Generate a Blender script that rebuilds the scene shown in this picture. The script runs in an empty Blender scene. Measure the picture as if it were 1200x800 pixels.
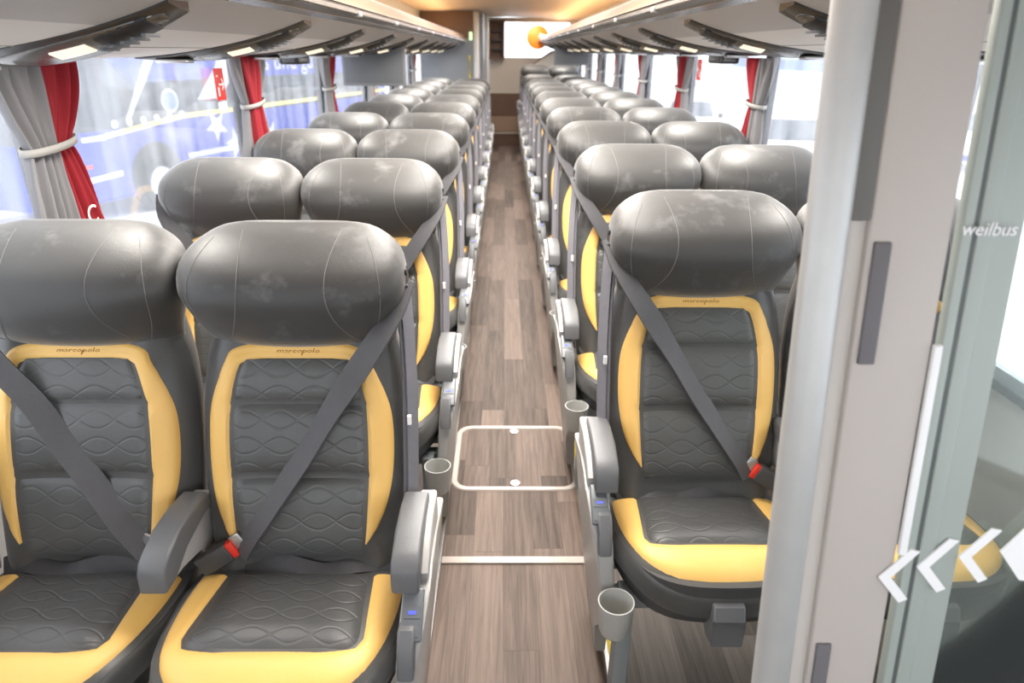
import bpy, bmesh, math, random
from mathutils import Vector, Matrix
random.seed(7)
S = bpy.context.scene
COL = S.collection
PI = math.pi

# ------------------------------------------------------------------ materials
def new_mat(name):
    m = bpy.data.materials.new(name); m.use_nodes = True
    nt = m.node_tree
    return m, nt, nt.nodes['Principled BSDF']

def node(nt, kind, **kw):
    n = nt.nodes.new(kind)
    for k, v in kw.items():
        if k.startswith('i_'):
            key = k[2:]
            n.inputs[int(key) if key.isdigit() else key].default_value = v
        else:
            setattr(n, k, v)
    return n

def math_n(nt, op, a, b=None, c=None):
    n = nt.nodes.new('ShaderNodeMath'); n.operation = op
    for i, v in enumerate((a, b, c)):
        if v is None: continue
        if isinstance(v, (int, float)): n.inputs[i].default_value = v
        else: nt.links.new(v, n.inputs[i])
    return n.outputs[0]

def simple(name, col, rough=.5, metal=0., noise=0., nscale=30, bump=0., bscale=200, spec=.5, emit=None, estr=1.):
    m, nt, b = new_mat(name)
    b.inputs['Base Color'].default_value = (*col, 1)
    b.inputs['Roughness'].default_value = rough
    b.inputs['Metallic'].default_value = metal
    b.inputs['Specular IOR Level'].default_value = spec
    tc = node(nt, 'ShaderNodeTexCoord')
    if noise:
        nz = node(nt, 'ShaderNodeTexNoise', i_Scale=nscale, i_Detail=5.)
        nt.links.new(tc.outputs['Object'], nz.inputs['Vector'])
        mx = node(nt, 'ShaderNodeMix', data_type='RGBA')
        mx.inputs[6].default_value = (*[c*(1-noise) for c in col], 1)
        mx.inputs[7].default_value = (*[min(1, c*(1+noise)) for c in col], 1)
        nt.links.new(nz.outputs['Fac'], mx.inputs[0])
        nt.links.new(mx.outputs[2], b.inputs['Base Color'])
    if bump:
        n2 = node(nt, 'ShaderNodeTexNoise', i_Scale=bscale, i_Detail=3.)
        nt.links.new(tc.outputs['Object'], n2.inputs['Vector'])
        bp = node(nt, 'ShaderNodeBump', i_Strength=bump, i_Distance=.002)
        nt.links.new(n2.outputs['Fac'], bp.inputs['Height'])
        nt.links.new(bp.outputs[0], b.inputs['Normal'])
    if emit:
        b.inputs['Emission Color'].default_value = (*emit, 1)
        b.inputs['Emission Strength'].default_value = estr
    return m

def leather(name, col, rough, scuff=0., quilt=None, spec=.5, wrinkle=.25):
    """grained leather; scuff = pale worn patches; quilt = (a, b) axes of the stitched wave pattern"""
    m, nt, b = new_mat(name)
    L = nt.links.new
    tc = node(nt, 'ShaderNodeTexCoord'); oi = node(nt, 'ShaderNodeObjectInfo')
    off = node(nt, 'ShaderNodeVectorMath', operation='ADD')
    sc = node(nt, 'ShaderNodeVectorMath', operation='SCALE'); sc.inputs['Scale'].default_value = 40.
    cx = node(nt, 'ShaderNodeCombineXYZ')
    L(oi.outputs['Random'], cx.inputs[0]); L(oi.outputs['Random'], cx.inputs[2])
    L(cx.outputs[0], sc.inputs[0]); L(tc.outputs['Object'], off.inputs[0]); L(sc.outputs[0], off.inputs[1])
    big = node(nt, 'ShaderNodeTexNoise', i_Scale=9., i_Detail=6., i_Roughness=.62)
    L(off.outputs[0], big.inputs['Vector'])
    ramp = node(nt, 'ShaderNodeValToRGB')
    ramp.color_ramp.elements[0].position = .55; ramp.color_ramp.elements[1].position = .70
    L(big.outputs['Fac'], ramp.inputs[0])
    mx = node(nt, 'ShaderNodeMix', data_type='RGBA')
    mx.inputs[6].default_value = (*col, 1)
    mx.inputs[7].default_value = (*[min(1, c + scuff) for c in col], 1)
    L(ramp.outputs[0], mx.inputs[0])
    L(mx.outputs[2], b.inputs['Base Color'])
    rr = math_n(nt, 'MULTIPLY_ADD', big.outputs['Fac'], .25, rough - .12)
    L(rr, b.inputs['Roughness'])
    b.inputs['Specular IOR Level'].default_value = spec
    grain = node(nt, 'ShaderNodeTexVoronoi', i_Scale=420.)
    L(tc.outputs['Object'], grain.inputs['Vector'])
    wr = node(nt, 'ShaderNodeTexNoise', i_Scale=14., i_Detail=3., i_Distortion=1.)
    L(off.outputs[0], wr.inputs['Vector'])
    h = math_n(nt, 'MULTIPLY_ADD', grain.outputs['Distance'], .06, 0.)
    h = math_n(nt, 'MULTIPLY_ADD', wr.outputs['Fac'], wrinkle, h)
    if quilt:
        sp = node(nt, 'ShaderNodeSeparateXYZ'); L(tc.outputs['Object'], sp.inputs[0])
        u, v = sp.outputs[quilt[0]], sp.outputs[quilt[1]]
        wave = math_n(nt, 'SINE', math_n(nt, 'MULTIPLY', u, 2*PI/.15))
        wave = math_n(nt, 'MULTIPLY', wave, .017)
        lines = []
        for sgn in (1., -1.):
            p = math_n(nt, 'MULTIPLY_ADD', wave, sgn, v)
            p = math_n(nt, 'FRACT', math_n(nt, 'MULTIPLY', p, 1/.052))
            p = math_n(nt, 'ABSOLUTE', math_n(nt, 'SUBTRACT', p, .5))
            p = math_n(nt, 'MULTIPLY', p, 14.)
            lines.append(math_n(nt, 'MINIMUM', p, 1.))
        q = math_n(nt, 'MULTIPLY', lines[0], lines[1])
        h = math_n(nt, 'MULTIPLY_ADD', q, .30, h)
    bp = node(nt, 'ShaderNodeBump', i_Strength=.6, i_Distance=.004)
    L(h, bp.inputs['Height']); L(bp.outputs[0], b.inputs['Normal'])
    return m

def plank_mat(name, base, dark, width=.1, length=.95, axis=0):
    m, nt, b = new_mat(name)
    L = nt.links.new
    tc = node(nt, 'ShaderNodeTexCoord'); sp = node(nt, 'ShaderNodeSeparateXYZ')
    L(tc.outputs['Object'], sp.inputs[0])
    X, Y = sp.outputs[0], sp.outputs[1]
    cx = math_n(nt, 'MULTIPLY', X, 1/width); col = math_n(nt, 'FLOOR', cx)
    wn = node(nt, 'ShaderNodeTexWhiteNoise', noise_dimensions='1D'); L(col, wn.inputs['W'])
    cy = math_n(nt, 'ADD', math_n(nt, 'MULTIPLY', Y, 1/length), wn.outputs['Value'])
    row = math_n(nt, 'FLOOR', cy)
    cmb = node(nt, 'ShaderNodeCombineXYZ'); L(col, cmb.inputs[0]); L(row, cmb.inputs[1])
    w2 = node(nt, 'ShaderNodeTexWhiteNoise', noise_dimensions='3D'); L(cmb.outputs[0], w2.inputs['Vector'])
    # grain stretched along the plank
    mp = node(nt, 'ShaderNodeMapping'); mp.inputs['Scale'].default_value = (75, 3.2, 1)
    ad = node(nt, 'ShaderNodeVectorMath', operation='ADD'); L(tc.outputs['Object'], ad.inputs[0]); L(w2.outputs['Color'], ad.inputs[1])
    L(ad.outputs[0], mp.inputs['Vector'])
    gr = node(nt, 'ShaderNodeTexNoise', i_Scale=1., i_Detail=7., i_Roughness=.65, i_Distortion=.6); L(mp.outputs[0], gr.inputs['Vector'])
    f = math_n(nt, 'ADD', math_n(nt, 'MULTIPLY_ADD', gr.outputs['Fac'], 1.5, -.28), math_n(nt, 'MULTIPLY_ADD', w2.outputs['Value'], .7, -.36))
    fx = math_n(nt, 'ABSOLUTE', math_n(nt, 'SUBTRACT', math_n(nt, 'FRACT', cx), .5))
    fy = math_n(nt, 'ABSOLUTE', math_n(nt, 'SUBTRACT', math_n(nt, 'FRACT', cy), .5))
    seam = math_n(nt, 'MAXIMUM', math_n(nt, 'GREATER_THAN', fx, .488), math_n(nt, 'GREATER_THAN', fy, .4985))
    mx = node(nt, 'ShaderNodeMix', data_type='RGBA')
    mx.inputs[6].default_value = (*dark, 1); mx.inputs[7].default_value = (*base, 1)
    cl = node(nt, 'ShaderNodeClamp'); L(f, cl.inputs[0]); L(cl.outputs[0], mx.inputs[0])
    m2 = node(nt, 'ShaderNodeMix', data_type='RGBA'); m2.inputs[7].default_value = (*[c*.6 for c in dark], 1)
    L(math_n(nt, 'MULTIPLY', seam, .35), m2.inputs[0]); L(mx.outputs[2], m2.inputs[6])
    L(m2.outputs[2], b.inputs['Base Color'])
    b.inputs['Roughness'].default_value = .5; b.inputs['Specular IOR Level'].default_value = .18
    bp = node(nt, 'ShaderNodeBump', i_Strength=.15, i_Distance=.002); L(gr.outputs['Fac'], bp.inputs['Height']); L(bp.outputs[0], b.inputs['Normal'])
    return m

def dusty_glass(name, tint, haze, streak):
    """clear pane with a film of dirt: mostly see-through, some white scattering in vertical streaks"""
    m, nt, b = new_mat(name); L = nt.links.new
    nt.nodes.remove(b); out = nt.nodes['Material Output']
    tr = node(nt, 'ShaderNodeBsdfTransparent'); tr.inputs[0].default_value = (*tint, 1)
    tl = node(nt, 'ShaderNodeBsdfTranslucent'); tl.inputs[0].default_value = (.9, .92, .95, 1)
    gl = node(nt, 'ShaderNodeBsdfGlossy'); gl.inputs['Roughness'].default_value = .03
    tc = node(nt, 'ShaderNodeTexCoord'); mp = node(nt, 'ShaderNodeMapping'); mp.inputs['Scale'].default_value = (9, 9, .9)
    L(tc.outputs['Object'], mp.inputs[0])
    nz = node(nt, 'ShaderNodeTexNoise', i_Scale=1., i_Detail=6., i_Roughness=.6); L(mp.outputs[0], nz.inputs['Vector'])
    f = math_n(nt, 'MULTIPLY_ADD', math_n(nt, 'SUBTRACT', nz.outputs['Fac'], .4), streak, haze)
    cl = node(nt, 'ShaderNodeClamp'); L(f, cl.inputs[0])
    mix = node(nt, 'ShaderNodeMixShader'); L(cl.outputs[0], mix.inputs[0]); L(tr.outputs[0], mix.inputs[1]); L(tl.outputs[0], mix.inputs[2])
    lw = node(nt, 'ShaderNodeLayerWeight', i_Blend=.12)
    mix2 = node(nt, 'ShaderNodeMixShader'); L(math_n(nt, 'MULTIPLY', lw.outputs['Fresnel'], .45), mix2.inputs[0])
    L(mix.outputs[0], mix2.inputs[1]); L(gl.outputs[0], mix2.inputs[2]); L(mix2.outputs[0], out.inputs[0])
    return m

def curtain_cloth(name, col):
    m, nt, b = new_mat(name); L = nt.links.new
    b.inputs['Base Color'].default_value = (*col, 1); b.inputs['Roughness'].default_value = .8
    out = nt.nodes['Material Output']
    tl = node(nt, 'ShaderNodeBsdfTranslucent'); tl.inputs[0].default_value = (*col, 1)
    mix = node(nt, 'ShaderNodeMixShader', i_0=.18); L(b.outputs[0], mix.inputs[1]); L(tl.outputs[0], mix.inputs[2]); L(mix.outputs[0], out.inputs[0])
    tc = node(nt, 'ShaderNodeTexCoord'); wv = node(nt, 'ShaderNodeTexNoise', i_Scale=500.); L(tc.outputs['Object'], wv.inputs['Vector'])
    bp = node(nt, 'ShaderNodeBump', i_Strength=.15, i_Distance=.001); L(wv.outputs['Fac'], bp.inputs['Height']); L(bp.outputs[0], b.inputs['Normal'])
    return m

M = {}
M['black'] = leather('black_leather', (.062, .061, .059), .40, scuff=.02)
M['headrest'] = leather('headrest_leather', (.043, .0415, .040), .50, scuff=.07)
for k in ('headrest', 'black'):
    b_ = M[k].node_tree.nodes['Principled BSDF']; b_.inputs['Sheen Weight'].default_value = .25; b_.inputs['Sheen Roughness'].default_value = .45
M['quilt_back'] = leather('quilted_back_leather', (.082, .083, .081), .36, scuff=.01, quilt=(0, 2))
M['quilt_seat'] = leather('quilted_seat_leather', (.072, .072, .072), .40, scuff=.01, quilt=(0, 1))
M['yellow'] = leather('yellow_leather', (.82, .50, .14), .45, scuff=.02, wrinkle=.12)
M['thread'] = simple('grey_thread', (.17, .165, .16), .8)
M['stitch'] = simple('tone_stitching', (.30, .13, .02), .8)
M['shell'] = simple('dark_grey_plastic', (.055, .055, .056), .5, bump=.2)
M['arm'] = simple('mid_grey_plastic', (.125, .127, .132), .42, noise=.06, bump=.15)
M['console'] = simple('light_grey_plastic', (.39, .38, .365), .38, noise=.05, nscale=14)
M['cup'] = simple('grey_cup_plastic', (.42, .42, .40), .36, noise=.04)
M['usb'] = simple('charcoal_plastic', (.12, .13, .14), .35)
M['blue_led'] = simple('blue_indicator', (.05, .07, .6), .4, emit=(.12, .15, 1.), estr=.35)
M['belt'] = simple('belt_webbing', (.085, .083, .088), .55, noise=.1, nscale=60, bump=.4, bscale=500)
M['belt_dark'] = simple('belt_webbing_dark', (.045, .044, .047), .5, noise=.15, nscale=60, bump=.4, bscale=500)
M['belt_pale'] = simple('belt_webbing_pale', (.17, .165, .185), .5, noise=.1, nscale=60, bump=.4, bscale=500)
M['dark'] = simple('black_plastic', (.02, .02, .022), .4)
M['red_button'] = simple('red_plastic', (.78, .04, .02), .4)
M['tag'] = simple('white_label', (.85, .85, .83), .6)
M['leg'] = simple('painted_leg', (.24, .27, .28), .4)
M['steel'] = simple('brushed_steel', (.55, .55, .55), .3, metal=.9, noise=.08)
M['chrome'] = simple('chrome', (.7, .7, .72), .12, metal=1.)
M['rail'] = simple('satin_dark_rail', (.16, .155, .15), .25, metal=.8)
M['floor'] = plank_mat('vinyl_planks', (.205, .150, .122), (.056, .040, .032))
M['floor_side'] = plank_mat('vinyl_planks_grey', (.16, .14, .125), (.058, .049, .043), width=.12)
M['strip'] = simple('beige_floor_trim', (.44, .385, .345), .35, noise=.06)
M['nosing_yellow'] = simple('yellow_marking', (.85, .62, .03), .5)
M['rack'] = simple('warm_grey_panel', (.60, .56, .52), .6, noise=.03, nscale=6, bump=.1)
M['rack_band'] = simple('grey_panel_band', (.38, .355, .335), .55, noise=.03)
M['rack_dark'] = simple('dark_bronze_trim', (.024, .022, .021), .3, noise=.1)
M['rack_lip'] = simple('peach_lit_rack_lid', (.20, .125, .08), .5)  # warm peach light on the lid is put into this colour
M['lens'] = simple('lamp_lens', (.6, .56, .48), .25, emit=(1, .86, .62), estr=.35)
M['ceiling'] = simple('ceiling_panel', (.52, .43, .34), .6, noise=.03, nscale=4)
M['warm_led'] = simple('warm_led_strip', (1, .8, .5), .4, emit=(1, .62, .28), estr=5.)
M['wall'] = simple('side_wall_panel', (.38, .37, .36), .65, noise=.04)
M['pillar'] = simple('black_window_pillar', (.025, .025, .028), .5)
M['rubber'] = simple('black_rubber', (.015, .015, .016), .6)
M['glass'] = dusty_glass('dusty_window_glass', (.97, .98, 1.), .07, .42)
M['grey_curtain'] = curtain_cloth('grey_curtain_cloth', (.27, .265, .275))
M['red_curtain'] = curtain_cloth('red_curtain_cloth', (.36, .018, .03))
M['tie'] = simple('curtain_tie', (.36, .35, .33), .7)
M['sign_red'] = simple('red_sign', (.80, .04, .025), .5)
M['white'] = simple('white_print', (.9, .9, .9), .5)
M['monitor'] = simple('monitor_casing', (.19, .195, .205), .5, noise=.05)
M['screen'] = simple('dark_screen', (.13, .138, .148), .4)
M['cubicle'] = simple('grey_cubicle_panel', (.17, .185, .205), .35, noise=.04)
M['brown'] = simple('brown_wood_panel', (.12, .062, .036), .5, noise=.2, nscale=12)
M['tan'] = simple('light_brown_panel', (.30, .20, .135), .55, noise=.05)
M['rear_beige'] = simple('rear_beige_panel', (.52, .46, .40), .6, noise=.03)
M['orange'] = simple('orange_plastic', (.85, .22, .02), .45)
M['yellow_handle'] = simple('yellow_handle_plastic', (.80, .62, .08), .4)
M['green_sign'] = simple('green_lit_sign', (.5, .8, .4), .4, emit=(.55, 1, .45), estr=.6)
M['post_metal'] = simple('brushed_post_aluminium', (.50, .50, .49), .42, metal=.35, noise=.06)
M['post_plate'] = simple('beige_post_plate', (.50, .455, .42), .5, noise=.04, nscale=5)
M['post_channel'] = simple('olive_grey_channel', (.115, .108, .095), .5)
M['tape'] = simple('mauve_grey_pad', (.15, .14, .15), .7)
M['gasket'] = simple('sage_glass_gasket', (.36, .40, .37), .4)
M['gasket_dark'] = simple('dark_glass_seal', (.10, .115, .11), .5)
M['ground'] = simple('pale_concrete', (.82, .81, .80), .8, noise=.04, nscale=.6)
M['bus_blue'] = simple('blue_coach_paint', (.022, .042, .38), .3)
M['bus_glass'] = simple('coach_dark_glass', (.03, .035, .045), .12)
M['bus_white'] = simple('coach_white_paint', (.62, .64, .68), .35)
M['bus_yellow'] = simple('coach_yellow_stripe', (.85, .72, .2), .4)
M['tyre'] = simple('tyre_rubber', (.03, .03, .032), .8)
M['car_white'] = simple('white_car_paint', (.85, .85, .86), .25)
M['car_glass'] = simple('car_glass', (.10, .12, .14), .1)
M['hall'] = simple('pale_hall_wall', (.80, .82, .85), .8, noise=.03, nscale=.5)
M['hall_band'] = simple('blue_grey_band', (.22, .29, .40), .7)

# partition glass: grey-green tint, reflective
def tint_glass():
    m, nt, b = new_mat('tinted_partition_glass'); L = nt.links.new
    nt.nodes.remove(b); out = nt.nodes['Material Output']
    tr = node(nt, 'ShaderNodeBsdfTransparent'); tr.inputs[0].default_value = (.90, .94, .92, 1)
    gl = node(nt, 'ShaderNodeBsdfGlossy'); gl.inputs['Roughness'].default_value = .04; gl.inputs[0].default_value = (.8, .85, .84, 1)
    df = node(nt, 'ShaderNodeBsdfDiffuse'); df.inputs[0].default_value = (.45, .50, .49, 1)
    m1 = node(nt, 'ShaderNodeMixShader', i_0=.07); L(tr.outputs[0], m1.inputs[1]); L(df.outputs[0], m1.inputs[2])
    lw = node(nt, 'ShaderNodeLayerWeight', i_Blend=.25)
    m2 = node(nt, 'ShaderNodeMixShader'); L(lw.outputs['Fresnel'], m2.inputs[0]); L(m1.outputs[0], m2.inputs[1]); L(gl.outputs[0], m2.inputs[2])
    L(m2.outputs[0], out.inputs[0])
    return m
M['tint'] = tint_glass()

# ------------------------------------------------------------------ object helpers
def link(name, bm, mats, parent=None, smooth=True, angle=40):
    me = bpy.data.meshes.new(name)
    bmesh.ops.remove_doubles(bm, verts=bm.verts, dist=1e-6)
    bmesh.ops.recalc_face_normals(bm, faces=bm.faces)
    bm.to_mesh(me); bm.free()
    for m in (mats if isinstance(mats, (list, tuple)) else [mats]): me.materials.append(M[m])
    if smooth:
        me.shade_smooth()
        me.set_sharp_from_angle(angle=math.radians(angle))
    o = bpy.data.objects.new(name, me); COL.objects.link(o)
    if parent: o.parent = parent
    return o

def thing(name, label, cat, loc=(0, 0, 0), group=None, rz=0):
    o = bpy.data.objects.new(name, None); COL.objects.link(o)
    o.empty_display_size = .1
    o.location = loc; o.rotation_euler = (0, 0, rz)
    o['label'] = label; o['category'] = cat
    if group: o['group'] = group
    return o

def tag(o, label, cat, group=None, kind=None):
    o['label'] = label; o['category'] = cat
    if group: o['group'] = group
    if kind: o['kind'] = kind
    return o

def struct(name, bm, mats, label=None, **kw):
    o = link(name, bm, mats, **kw); o['kind'] = 'structure'
    if label: o['label'] = label
    return o

def copy_tree(o, parent=None):
    c = o.copy(); COL.objects.link(c)
    if parent: c.parent = parent
    for ch in list(o.children): copy_tree(ch, c)
    return c

def box(bm, lo, hi, mi=0, bev=0.):
    r = bmesh.ops.create_cube(bm, size=1.)
    vs = r['verts']
    for v in vs:
        v.co = Vector([lo[i] + (v.co[i] + .5)*(hi[i] - lo[i]) for i in range(3)])
    fs = {f for v in vs for f in v.link_faces}
    for f in fs: f.material_index = mi
    if bev:
        es = list({e for v in vs for e in v.link_edges})
        bmesh.ops.bevel(bm, geom=es, offset=bev, segments=3, profile=.5, affect='EDGES')
    return vs

def prism(bm, prof, x0, x1, mi=0, bev=0., warp=None):
    """profile in (y, z), extruded along x; warp(x, y, z, side) moves points"""
    n = len(prof)
    a = [bm.verts.new((x0, p[0], p[1])) for p in prof]
    b = [bm.verts.new((x1, p[0], p[1])) for p in prof]
    fs = [bm.faces.new(a), bm.faces.new(list(reversed(b)))]
    for i in range(n):
        j = (i + 1) % n
        fs.append(bm.faces.new((a[j], a[i], b[i], b[j])))
    if warp:
        for s, vs in ((0, a), (1, b)):
            for v in vs: v.co = Vector(warp(v.co.x, v.co.y, v.co.z, s))
    for f in fs: f.material_index = mi
    if bev:
        es = list({e for f in fs[:2] for e in f.edges})
        bmesh.ops.bevel(bm, geom=es, offset=bev, segments=3, profile=.5, affect='EDGES')
    return fs

def loft(bm, rings, cap=True, mi=0, closed=True):
    R = [[bm.verts.new(p) for p in r] for r in rings]
    n = len(R[0])
    for i in range(len(R) - 1):
        for j in range(n if closed else n - 1):
            k = (j + 1) % n
            f = bm.faces.new((R[i][j], R[i][k], R[i+1][k], R[i+1][j])); f.material_index = mi
    if cap:
        for r in (R[0], R[-1]):
            try:
                f = bm.faces.new(r); f.material_index = mi
            except ValueError: pass
    return R

def tube(bm, pts, r, seg=6, mi=0, cap=True):
    pts = [Vector(p) for p in pts]
    rings = []
    up = Vector((0, 0, 1))
    for i, p in enumerate(pts):
        t = (pts[min(i+1, len(pts)-1)] - pts[max(i-1, 0)]).normalized()
        a = t.cross(up)
        if a.length < 1e-4: a = t.cross(Vector((1, 0, 0)))
        a.normalize(); b = t.cross(a)
        rr = r[i] if isinstance(r, (list, tuple)) else r
        rings.append([p + a*rr*math.cos(2*PI*k/seg) + b*rr*math.sin(2*PI*k/seg) for k in range(seg)])
    loft(bm, rings, cap, mi)

def lathe(bm, prof, center, seg=24, mi=0, axis='z'):
    rings = []
    for r, h in prof:
        ring = []
        for k in range(seg):
            c, s = r*math.cos(2*PI*k/seg), r*math.sin(2*PI*k/seg)
            d = {'z': (c, s, h), 'y': (c, h, s), 'x': (h, c, s)}[axis]
            ring.append(Vector(center) + Vector(d))
        rings.append(ring)
    loft(bm, rings, True, mi)

def resample(pts, n):
    pts = [Vector(p) for p in pts]
    L = [0]
    for a, b in zip(pts, pts[1:]): L.append(L[-1] + (b - a).length)
    out = []
    for i in range(n):
        s = L[-1]*i/(n - 1); k = 0
        while k < len(L) - 2 and L[k+1] < s: k += 1
        t = (s - L[k])/max(1e-9, L[k+1] - L[k])
        out.append(pts[k].lerp(pts[k+1], min(1, max(0, t))))
    return out

def smooth_poly(pts, it=2):
    pts = [Vector(p) for p in pts]
    for _ in range(it):
        o = [pts[0]]
        for a, b in zip(pts, pts[1:]):
            o += [a.lerp(b, .25), a.lerp(b, .75)]
        o.append(pts[-1]); pts = o
    return pts

def interp(tab, x):
    if x <= tab[0][0]: return tab[0][1]
    for (a, u), (b, v) in zip(tab, tab[1:]):
        if x <= b:
            t = (x - a)/(b - a)
            return u + (v - u)*t
    return tab[-1][1]

def sinterp(tab, x):
    """smooth (Catmull-Rom style) interpolation of a table"""
    if x <= tab[0][0]: return tab[0][1]
    if x >= tab[-1][0]: return tab[-1][1]
    for i in range(len(tab) - 1):
        if x <= tab[i+1][0]:
            x0, y0 = tab[i]; x1, y1 = tab[i+1]
            xm, ym = tab[max(0, i-1)]; xp, yp = tab[min(len(tab)-1, i+2)]
            m0 = (y1 - ym)/max(1e-9, x1 - xm); m1 = (yp - y0)/max(1e-9, xp - x0)
            h = x1 - x0; t = (x - x0)/h
            return (2*t**3-3*t*t+1)*y0 + (t**3-2*t*t+t)*h*m0 + (-2*t**3+3*t*t)*y1 + (t**3-t*t)*h*m1

def band(bm, A, B, surf, off, nv=6, mi=0, edge=.004):
    """raised patch between the curves A and B (2-D), lying on surf(u, v) -> (point, normal)"""
    rows = []
    for a, b in zip(A, B):
        row = []
        for k in range(nv + 1):
            t = k/nv
            p = Vector(a).lerp(Vector(b), t)
            q, nrm = surf(p.x, p.y)
            prof = min(1, 4*min(t, 1 - t))
            row.append(q + nrm*(off*(prof**.5 if prof > 0 else 0) - (edge if k in (0, nv) else 0)))
        rows.append(row)
    loft(bm, rows, cap=False, mi=mi, closed=False)

def ribbon(bm, pts, width, wdir, thick=.0022, mi=0):
    """flat webbing along pts; wdir: vector or list of vectors across the width"""
    pts = [Vector(p) for p in pts]
    rings = []
    for i, p in enumerate(pts):
        w = Vector(wdir[i] if isinstance(wdir, list) else wdir).normalized()
        t = (pts[min(i+1, len(pts)-1)] - pts[max(i-1, 0)]).normalized()
        w = (w - t*w.dot(t)).normalized(); n = t.cross(w)
        h = width/2 if not isinstance(width, list) else width[i]/2
        rings.append([p - w*h + n*thick, p + w*h + n*thick, p + w*h - n*thick, p - w*h - n*thick])
    loft(bm, rings, True, mi)

def text_bm(body, size, font_shear=0.):
    cu = bpy.data.curves.new('text_tmp', 'FONT'); cu.body = body; cu.size = size; cu.align_x = 'CENTER'; cu.extrude = .0006
    cu.shear = font_shear
    cu.resolution_u = 3
    o = bpy.data.objects.new('text_tmp', cu); COL.objects.link(o)
    dg = bpy.context.evaluated_depsgraph_get(); dg.update()
    me = bpy.data.meshes.new_from_object(o.evaluated_get(dg))
    bm = bmesh.new(); bm.from_mesh(me)
    bpy.data.objects.remove(o); bpy.data.curves.remove(cu); bpy.data.meshes.remove(me)
    return bm

# ------------------------------------------------------------------ the seat
# local frame: origin on the floor below the headrest, the seat faces -y
def back_y(z): return -.075 - (.956 - z)*.325
HW = [(.42, .20), (.5, .213), (.6, .221), (.72, .224), (.82, .222), (.9, .212), (.95, .198), (1.0, .18)]
def front_y(x, z):
    hw = sinterp(HW, z); u = min(1, abs(x)/hw)
    bol = .014*math.exp(-((abs(x) - .165)/.05)**2)
    pads = 0
    if abs(x) < .16:
        k = math.cos(x/.16*PI/2)**.5
        for zc, hh in ((.885, .05), (.765, .075), (.60, .085)):
            d = abs(z - zc)/hh
            if d < 1: pads = .016*k*(1 - d**4)
    return back_y(z) + .055*u**7 - bol - pads
def back_surf(x, z):
    e = .003
    p = Vector((x, front_y(x, z), z))
    dx = Vector((2*e, front_y(x+e, z) - front_y(x-e, z), 0)); dz = Vector((0, front_y(x, z+e) - front_y(x, z-e), 2*e))
    n = dx.cross(dz).normalized()
    if n.y > 0: n = -n
    return p, n

# headrest tables over z
H_W = [(.948, .197), (.96, .200), (.98, .204), (1.0, .209), (1.03, .217), (1.07, .228), (1.10, .230), (1.13, .224), (1.153, .208), (1.173, .181), (1.186, .150), (1.192, .11)]
H_F = [(.948, -.082), (.957, -.094), (.975, -.114), (1.0, -.130), (1.04, -.147), (1.08, -.149), (1.12, -.130), (1.155, -.085), (1.178, -.040), (1.192, .006)]
H_B = [(.945, .04), (1.0, .06), (1.08, .075), (1.14, .075), (1.17, .06), (1.187, .04), (1.192, .026)]
def hn(z): return 2.0 + 1.3*max(0, min(1, (z - .95)/.12))
def head_pt(x, z, off=0.):
    w, f, b = sinterp(H_W, z), sinterp(H_F, z), sinterp(H_B, z)
    c, d = (f + b)/2, (b - f)/2
    u = min(1, abs(x)/w)
    return Vector((x, c - d*(1 - u**hn(z))**(1/hn(z)) - off, z))

CU = [(0, -.548), (.07, -.546), (.125, -.533), (.17, -.502), (.20, -.45), (.218, -.38), (.226, -.30), (.224, -.22), (.21, -.16), (.15, -.13), (0, -.125)]
CC = Vector((0, -.33))
_full = smooth_poly([(x, y) for x, y in CU], 2) + smooth_poly([(-x, y) for x, y in reversed(CU)], 2)[1:-1]
_pol = sorted([(math.atan2(p.y - CC.y, p.x), (p - CC).length) for p in _full])
_pol = [(_pol[-1][0] - 2*PI, _pol[-1][1])] + _pol + [(_pol[0][0] + 2*PI, _pol[0][1])]
def gauge(x, y):
    v = Vector((x, y)) - CC
    if v.length < 1e-6: return 0.
    return v.length/interp(_pol, math.atan2(v.y, v.x))
def cush_z(x, y):
    g = gauge(x, y)
    base = .478 + .034*max(0, min(1, (-y - .17)/.27))**1.2
    base -= .02*max(0, (-y - .46)/.08)**2
    return base - .030*g**6 + .006*(1 - g*g)
def cush_surf(x, y):
    e = .004
    p = Vector((x, y, cush_z(x, y)))
    n = Vector((-(cush_z(x+e, y) - cush_z(x-e, y))/(2*e), -(cush_z(x, y+e) - cush_z(x, y-e))/(2*e), 1)).normalized()
    return p, n

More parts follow.
